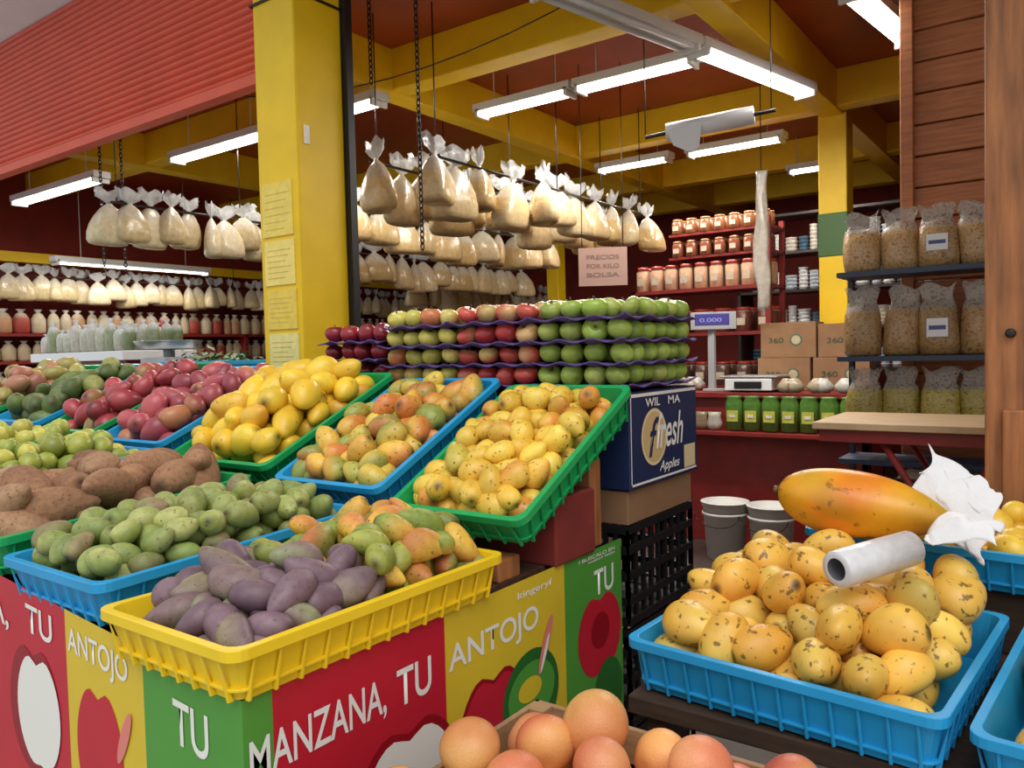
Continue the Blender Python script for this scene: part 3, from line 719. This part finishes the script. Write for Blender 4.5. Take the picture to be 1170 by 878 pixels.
e = empty('digital_scale'); b = MB()
b.b2(-2.12, -1.78, 5.56, 5.84, 1.135, 1.22, 0); b.b2(-2.16, -1.74, 5.56, 5.86, 1.225, 1.24, 1); b.b2(-2.05, -1.85, 5.552, 5.561, 1.15, 1.2, 2)
for x in (-2.08, -1.82):
    for y in (5.6, 5.8): b.cyl((x, y, 1.121), (x, y, 1.136), .015, mat=2)
b.build('body', [M_white, mat('steel_plate', C(190, 190, 190), .3, metal=.8), M_black], e, bevel=.006)
b = MB(); b.box((-2.27, 5.7, 1.38), (.05, .04, .52), 0); b.b2(-2.33, -2.1, 5.66, 5.76, 1.121, 1.14, 0)
R_ = rotm(math.radians(25), 0, 0); b.box((-2.25, 5.68, 1.65), (.33, .06, .13), 0, R=R_); b.box(np.array((-2.25, 5.68, 1.66)) + R_ @ np.array((-.01, -.032, 0)), (.25, .006, .085), 1, R=R_)
b.build('display_head', [M_grey, mat('lcd_blue', C(60, 54, 120), .3, emit=.4)], e, bevel=.006)
text('0.000', tuple(np.array((-2.25, 5.68, 1.66)) + R_ @ np.array((-.1, -.037, -.02))), tuple(R_ @ np.array((1, 0, 0))), Z_, .16, .03, mat('lcd_digits', C(150, 150, 220), .4), e, 'digits')
for x0, x1, y0, z0, z1 in ((-1.98, -1.6, 5.87, 1.121, 1.36), (-1.58, -1.2, 5.87, 1.121, 1.36), (-1.96, -1.56, 5.88, 1.362, 1.62), (-1.545, -1.2, 5.88, 1.362, 1.6)):
    e = empty('cardboard_carton'); b = MB(); b.b2(x0, x1, y0, 6.1, z0, z1).build('body', [M_card], e, bevel=.003)
    b = MB(); b.b2((x0 + x1) / 2 - .025, (x0 + x1) / 2 + .025, y0 - .001, 6.1, z1, z1 + .001, 0, C(180, 150, 110))
    P = lambda u, v, o=0: (u, y0 - .001 - o, v)
    disc(P, x0 + .26, (z0 + z1) / 2, .045, .045, 0, .001)
    b.c[-1][:] = C(90, 110, 80); disc(P, x0 + .26, (z0 + z1) / 2, .032, .032, 0, .002); b.c[-1][:] = C(190, 175, 140)
    b.build('print', [VC], e); text('360', P(x0 + .06, (z0 + z1) / 2 - .02, .002), (1, 0, 0), Z_, .11, .04, mat('ink_green', C(70, 84, 60), .8), e, 'marking')
for x in (-2.0, -1.68):
    b = MB(); b.lathe([(.125, 0), (.15, .36), (.158, .36), (.158, .385), (.165, .385), (.165, .36 + .03), (.14, .392), (.12, .02)], (x, 5.22, .001), 28, 0, caps=(True, True))
    b.lathe([(.152, .30), (.158, .305), (.158, .315), (.152, .32)], (x, 5.22, 0), 28, 0, caps=(False, False))
    b.tube([(x + .16 * math.cos(t), 5.22 - .165 * 1, .33 - .1 * math.sin(t)) for t in np.linspace(0, math.pi, 9)], .003, 5, 1)
    b.build('plastic_bucket', [mat('bucket_white', C(222, 220, 214), .5, ns=6, na=.12), M_steel])
# jar shelf
e = empty('jar_shelf'); b = MB()
for z in (.1, .6, 1.1, 1.55, 1.93): b.b2(-3.3, -2.05, 6.4, 6.8, z, z + .03, 0)
for z in (2.22, 2.42): b.b2(-2.95, -2.05, 6.45, 6.8, z, z + .02, 0)
for x in (-3.28, -2.07):
    for y in (6.42, 6.78): b.b2(x - .02, x + .02, y - .02, y + .02, 0, 2.5 if x > -3 else 1.96, 0)
b.build('frame', [M_red], e)
b = MB()
for (x0, x1, z, r, h, cc) in ((-3.22, -2.12, 1.96, .06, .22, C(190, 150, 120)), (-2.88, -2.12, 2.24, .05, .14, C(124, 66, 46)), (-2.88, -2.12, 2.44, .05, .13, C(136, 82, 50)), (-3.22, -2.12, 1.58, .07, .2, C(100, 54, 44)), (-3.22, -2.12, 1.13, .07, .2, C(90, 60, 50))):
    n = int((x1 - x0) / (2.25 * r))
    for i in range(n + 1):
        for yy in (6.49, 6.49 + 2.3 * r):
            x = x0 + (x1 - x0) * i / n; lc = C(170, 62, 52) if z < 2 else C(170, 110, 60)
            b.lathe([(r * .9, 0), (r, .01), (r, h * .8), (r * .8, h * .87), (r * .86, h * .87), (r * .86, h), (r * .8, h)], (x, yy, z), 12, 0, cols=[cc, cc, cc, C(190, 176, 160), lc, lc, lc])
            b.b2(x - r * .5, x + r * .5, yy - r - .002, yy - r + .002, z + h * .25, z + h * .55, 0, C(200, 184, 160))
b.build('jars', [VCG], e)
# bundle of clear bags hanging from the beam
b = MB(); seg = 14; t = np.linspace(0, 2 * math.pi, seg, endpoint=False); L = []
for i in range(34):
    f_ = i / 33; rr = (.035 + .018 * math.sin(math.pi * min(f_ * 1.3, 1))) * (1 + .25 * np.sin(3 * t + i * .25) + .12 * np.sin(5 * t - i * .5))
    L.append(np.stack([-1.9 + rr * np.cos(t) + .006 * math.sin(i * .4), 5.75 + .7 * rr * np.sin(t), np.full(seg, 1.72 + 1.0 * f_)], 1))
b.loops(L, 0, col=alpha(C(190, 182, 168), .8)); b.cyl((-1.9, 5.75, 2.71), (-1.9, 5.75, 3.39), .004, mat=1, seg=5); b.build('hanging_clear_bags', [VCT, M_steel])
# back shelves with tableware
e = empty('back_shelf'); b = MB()
for z in (1.2, 1.6, 1.98, 2.36, 2.74): b.b2(-2.9, -.9, 8.0, 8.4, z, z + .025)
for x in (-2.9, -1.9, -.92): b.b2(x, x + .03, 8.0, 8.4, 0, 2.78)
b.build('frame', [M_steel], e)
b = MB()
for z in (1.225, 1.625, 2.005, 2.385):
    x = -2.8
    while x < -.98:
        r = rng.uniform(.035, .07); h = rng.uniform(.15, .33); c_ = [C(225, 225, 222), C(200, 205, 210), C(215, 205, 190), C(80, 110, 130)][rng.integers(4)] if rng.random() < .9 else C(190, 60, 50)
        for q in range(int(h / .04)): b.lathe([(r * .8, 0), (r, .032), (r * 1.05, .036), (r * .9, .037)], (x + r, 8.15, z + q * .038), 10, 0, c_)
        x += 2.15 * r
b.build('cup_stacks', [VC], e)
# ------------------------------------------------------------ right shelf with snack bags
e = empty('snack_shelf'); b = MB()
for z in (.9, 1.37, 1.755): b.b2(-.92, -.1, 3.82, 4.09, z, z + .022, 0)
for x in (-.92, -.115): b.b2(x, x + .02, 4.04, 4.09, 0, 1.78, 0)
b.build('frame', [mat('shelf_blue', C(50, 62, 84), .5)], e)
def sbag(b, x, y, z, w, h, col, lab):
    seg = 18; t = np.linspace(0, 2 * math.pi, seg, endpoint=False); ph = rng.uniform(0, 6.28, 2); L = []; cols = []; lean = rng.normal(0, .015)
    for tv, s_, d in ((0, .82, .6), (.04, .96, .75), (.2, 1, .8), (.45, .98, .75), (.62, .92, .6), (.72, .84, .4), (.8, .70, .2), (.86, .74, .12), (1, .9, .08)):
        rr = w / 2 * s_ * (1 + .04 * np.sin(4 * t + ph[0] + 5 * tv)); L.append(np.stack([x + rr * np.cos(t) + lean * tv, y + rr * np.sin(t) * d, np.full(seg, z + tv * h) + .015 * np.sin(3 * t + ph[1]) * (tv > .75)], 1))
        cols.append(alpha(col, 1) if tv < .65 else alpha(C(206, 196, 180), .5))
    b.loops(L, 0, cols=cols, caps=(True, False))
    if lab: b.b2(x - w * .25, x + w * .25, y - w * .43, y - w * .41, z + h * .26, z + h * .52, 1); b.b2(x - w * .2, x + w * .2, y - w * .432, y - w * .43, z + h * .36, z + h * .42, 2)
b = MB(); PAS = fruit_mat('pasta_bag', .25, .5, 60, .16, 60, C(92, 58, 32), bump=.8, trans=1, samt=.7)
for z, cc, hh in ((1.777, C(206, 166, 112), .27), (1.392, C(188, 150, 96), .31), (1.06, C(192, 172, 80), .27)):
    for i in range(5): sbag(b, -.83 + i * .158, 3.92 + .02 * (i % 2), z, .165, hh, tuple(np.clip(np.array(cc) * rng.uniform(.8, 1.15), 0, 1)), i in (2, 4) and z > 1.1)
b.b2(-.9, -.12, 3.83, 4.05, 1.03, 1.058, 3)
b.build('snack_bags', [PAS, M_white, mat('label_blue', C(70, 80, 130), .5), M_wood], e)
e = empty('folding_table'); MB().b2(-.80, .2, 2.95, 3.45, 1.145, 1.17).build('board', [M_ply], e, bevel=.003)
b = MB()
for y in (3.0, 3.4):
    b.cyl((-.72, y, 0), (-.2, y, 1.145), .012); b.cyl((.1, y, 0), (-.6, y, 1.145), .012)
b.b2(-.78, -.2, 2.97, 3.0, 1.10, 1.145); b.build('legs', [M_red], e)
b = MB(); b.b2(-.62, .1, 3.5, 3.78, 0, .9); b.build('storage_carton', [mat('carton_dark', C(74, 56, 44), .8)], bevel=.004)

# ------------------------------------------------------------ left background
e = empty('display_counter'); b = MB(); b.b2(-6.0, -4.75, 2.5, 3.0, 1.46, 1.52, 0); b.b2(-5.95, -4.8, 2.55, 2.95, 0, 1.46, 1)
b.build('body', [M_white, M_red], e, bevel=.005)
b = MB()
for i in range(11):
    for yy in (2.58, 2.74, 2.9):
        x = -5.92 + i * .11 + rng.normal(0, .01); cc = [C(186, 184, 164), C(120, 132, 90), C(196, 188, 176), C(150, 158, 124)][rng.integers(4)]; hh = rng.uniform(.13, .22)
        b.lathe([(.03, 0), (.052, .01), (.055, hh * .6), (.04, hh * .8), (.012, hh * .88), (.03, hh)], (x, yy, 1.521), 10, 0, cols=[alpha(cc, 1)] * 3 + [alpha(C(204, 204, 198), 1)] * 3, sy=.7)
b.build('bagged_goods', [VCG], e)
e = empty('wall_shelf'); b = MB()
for z in (.6, 1.1, 1.45, 1.72): b.b2(-8.75, -8.3, 2.5, 9.5, z, z + .03, 0)
for y in (2.5, 4.2, 5.9, 7.6, 9.4): b.b2(-8.75, -8.3, y, y + .04, 0, 1.75, 0)
b.build('frame', [M_red], e)
b = MB()
for z, h in ((1.13, .25), (1.48, .2), (1.75, .24)):
    y = 2.6
    while y < 9.3:
        r = rng.uniform(.05, .08); cc = [C(160, 64, 48), C(190, 170, 134), C(180, 136, 96), C(196, 180, 148)][rng.integers(4)]
        b.lathe([(r * .8, 0), (r, .02), (r, h * .6), (r * .6, h * .8), (r * .25, h * .87), (r * .6, h)], (-8.42, y, z), 9, 0, cols=[cc, cc, cc, C(194, 176, 150), C(190, 180, 160), C(200, 194, 180)], sx=.7); y += 2.0 * r
b.build('bagged_goods', [VC], e)
# side stand with a blue crate of herbs
e = empty('side_stand'); b = MB(); b.b2(-4.35, -3.25, 2.15, 2.75, 1.3, 1.34, 0); 
for x in (-4.3, -3.3):
    for y in (2.2, 2.7): b.b2(x - .03, x + .03, y - .03, y + .03, 0, 1.3, 1)
b.build('table', [M_white, M_tab], e)
cr = crate('blue', -3.85, -3.3, 2.2, 2.6, 1.445, 1.445, .1)
b = MB()
for i in range(420):
    x = rng.uniform(-3.82, -3.34); y = rng.uniform(2.25, 2.56); z = 1.42 + abs(rng.normal(0, .03)); a = rng.uniform(0, 6.28); s_ = rng.uniform(.015, .035)
    d = np.array((math.cos(a), math.sin(a), rng.uniform(-.3, .6))) * s_; q = np.array((-math.sin(a), math.cos(a), 0)) * s_ * .5; p_ = np.array((x, y, z))
    f_ = rng.uniform(.75, 1.15); b.add([p_ - d, p_ + q, p_ + d, p_ - q], [(0, 1, 2, 3)], 0, C(*[int(v * f_) for v in (96, 130, 66)]))
b.build('herb_bunch', [VC])
e = empty('weighing_scale'); b = MB(); b.lathe([(.14, .06), (.17, .10), (.18, .10), (.15, .055), (.05, .05)], (-4.1, 2.42, 1.46), 24, 0); b.b2(-4.22, -3.98, 2.32, 2.52, 1.342, 1.47, 1)
b.cyl((-4.1, 2.42, 1.47), (-4.1, 2.42, 1.515), .03, mat=1); b.b2(-4.18, -4.02, 2.315, 2.32, 1.37, 1.43, 2)
b.build('body', [mat('scale_pan', C(190, 190, 190), .3, metal=.8), M_grey, M_black], e, bevel=.004)

# ------------------------------------------------------------ light
w = bpy.data.worlds.new('world'); S.world = w; w.use_nodes = True
bg = w.node_tree.nodes['Background']; bg.inputs[0].default_value = (.90, .95, 1, 1); bg.inputs[1].default_value = .84
sd = bpy.data.lights.new('daylight', 'SUN'); sd.energy = 1.75; sd.angle = math.radians(45); sd.color = (1, .98, .94)
so = bpy.data.objects.new('daylight', sd); COL.objects.link(so)
d = Vector((-.42, .5, -.95)); so.rotation_euler = d.to_track_quat('-Z', 'Y').to_euler(); so.location = (0, -3, 6)
S.view_settings.view_transform = 'Standard'
print('TOTAL faces', sum(len(o.data.polygons) for o in S.objects if o.type == 'MESH'))
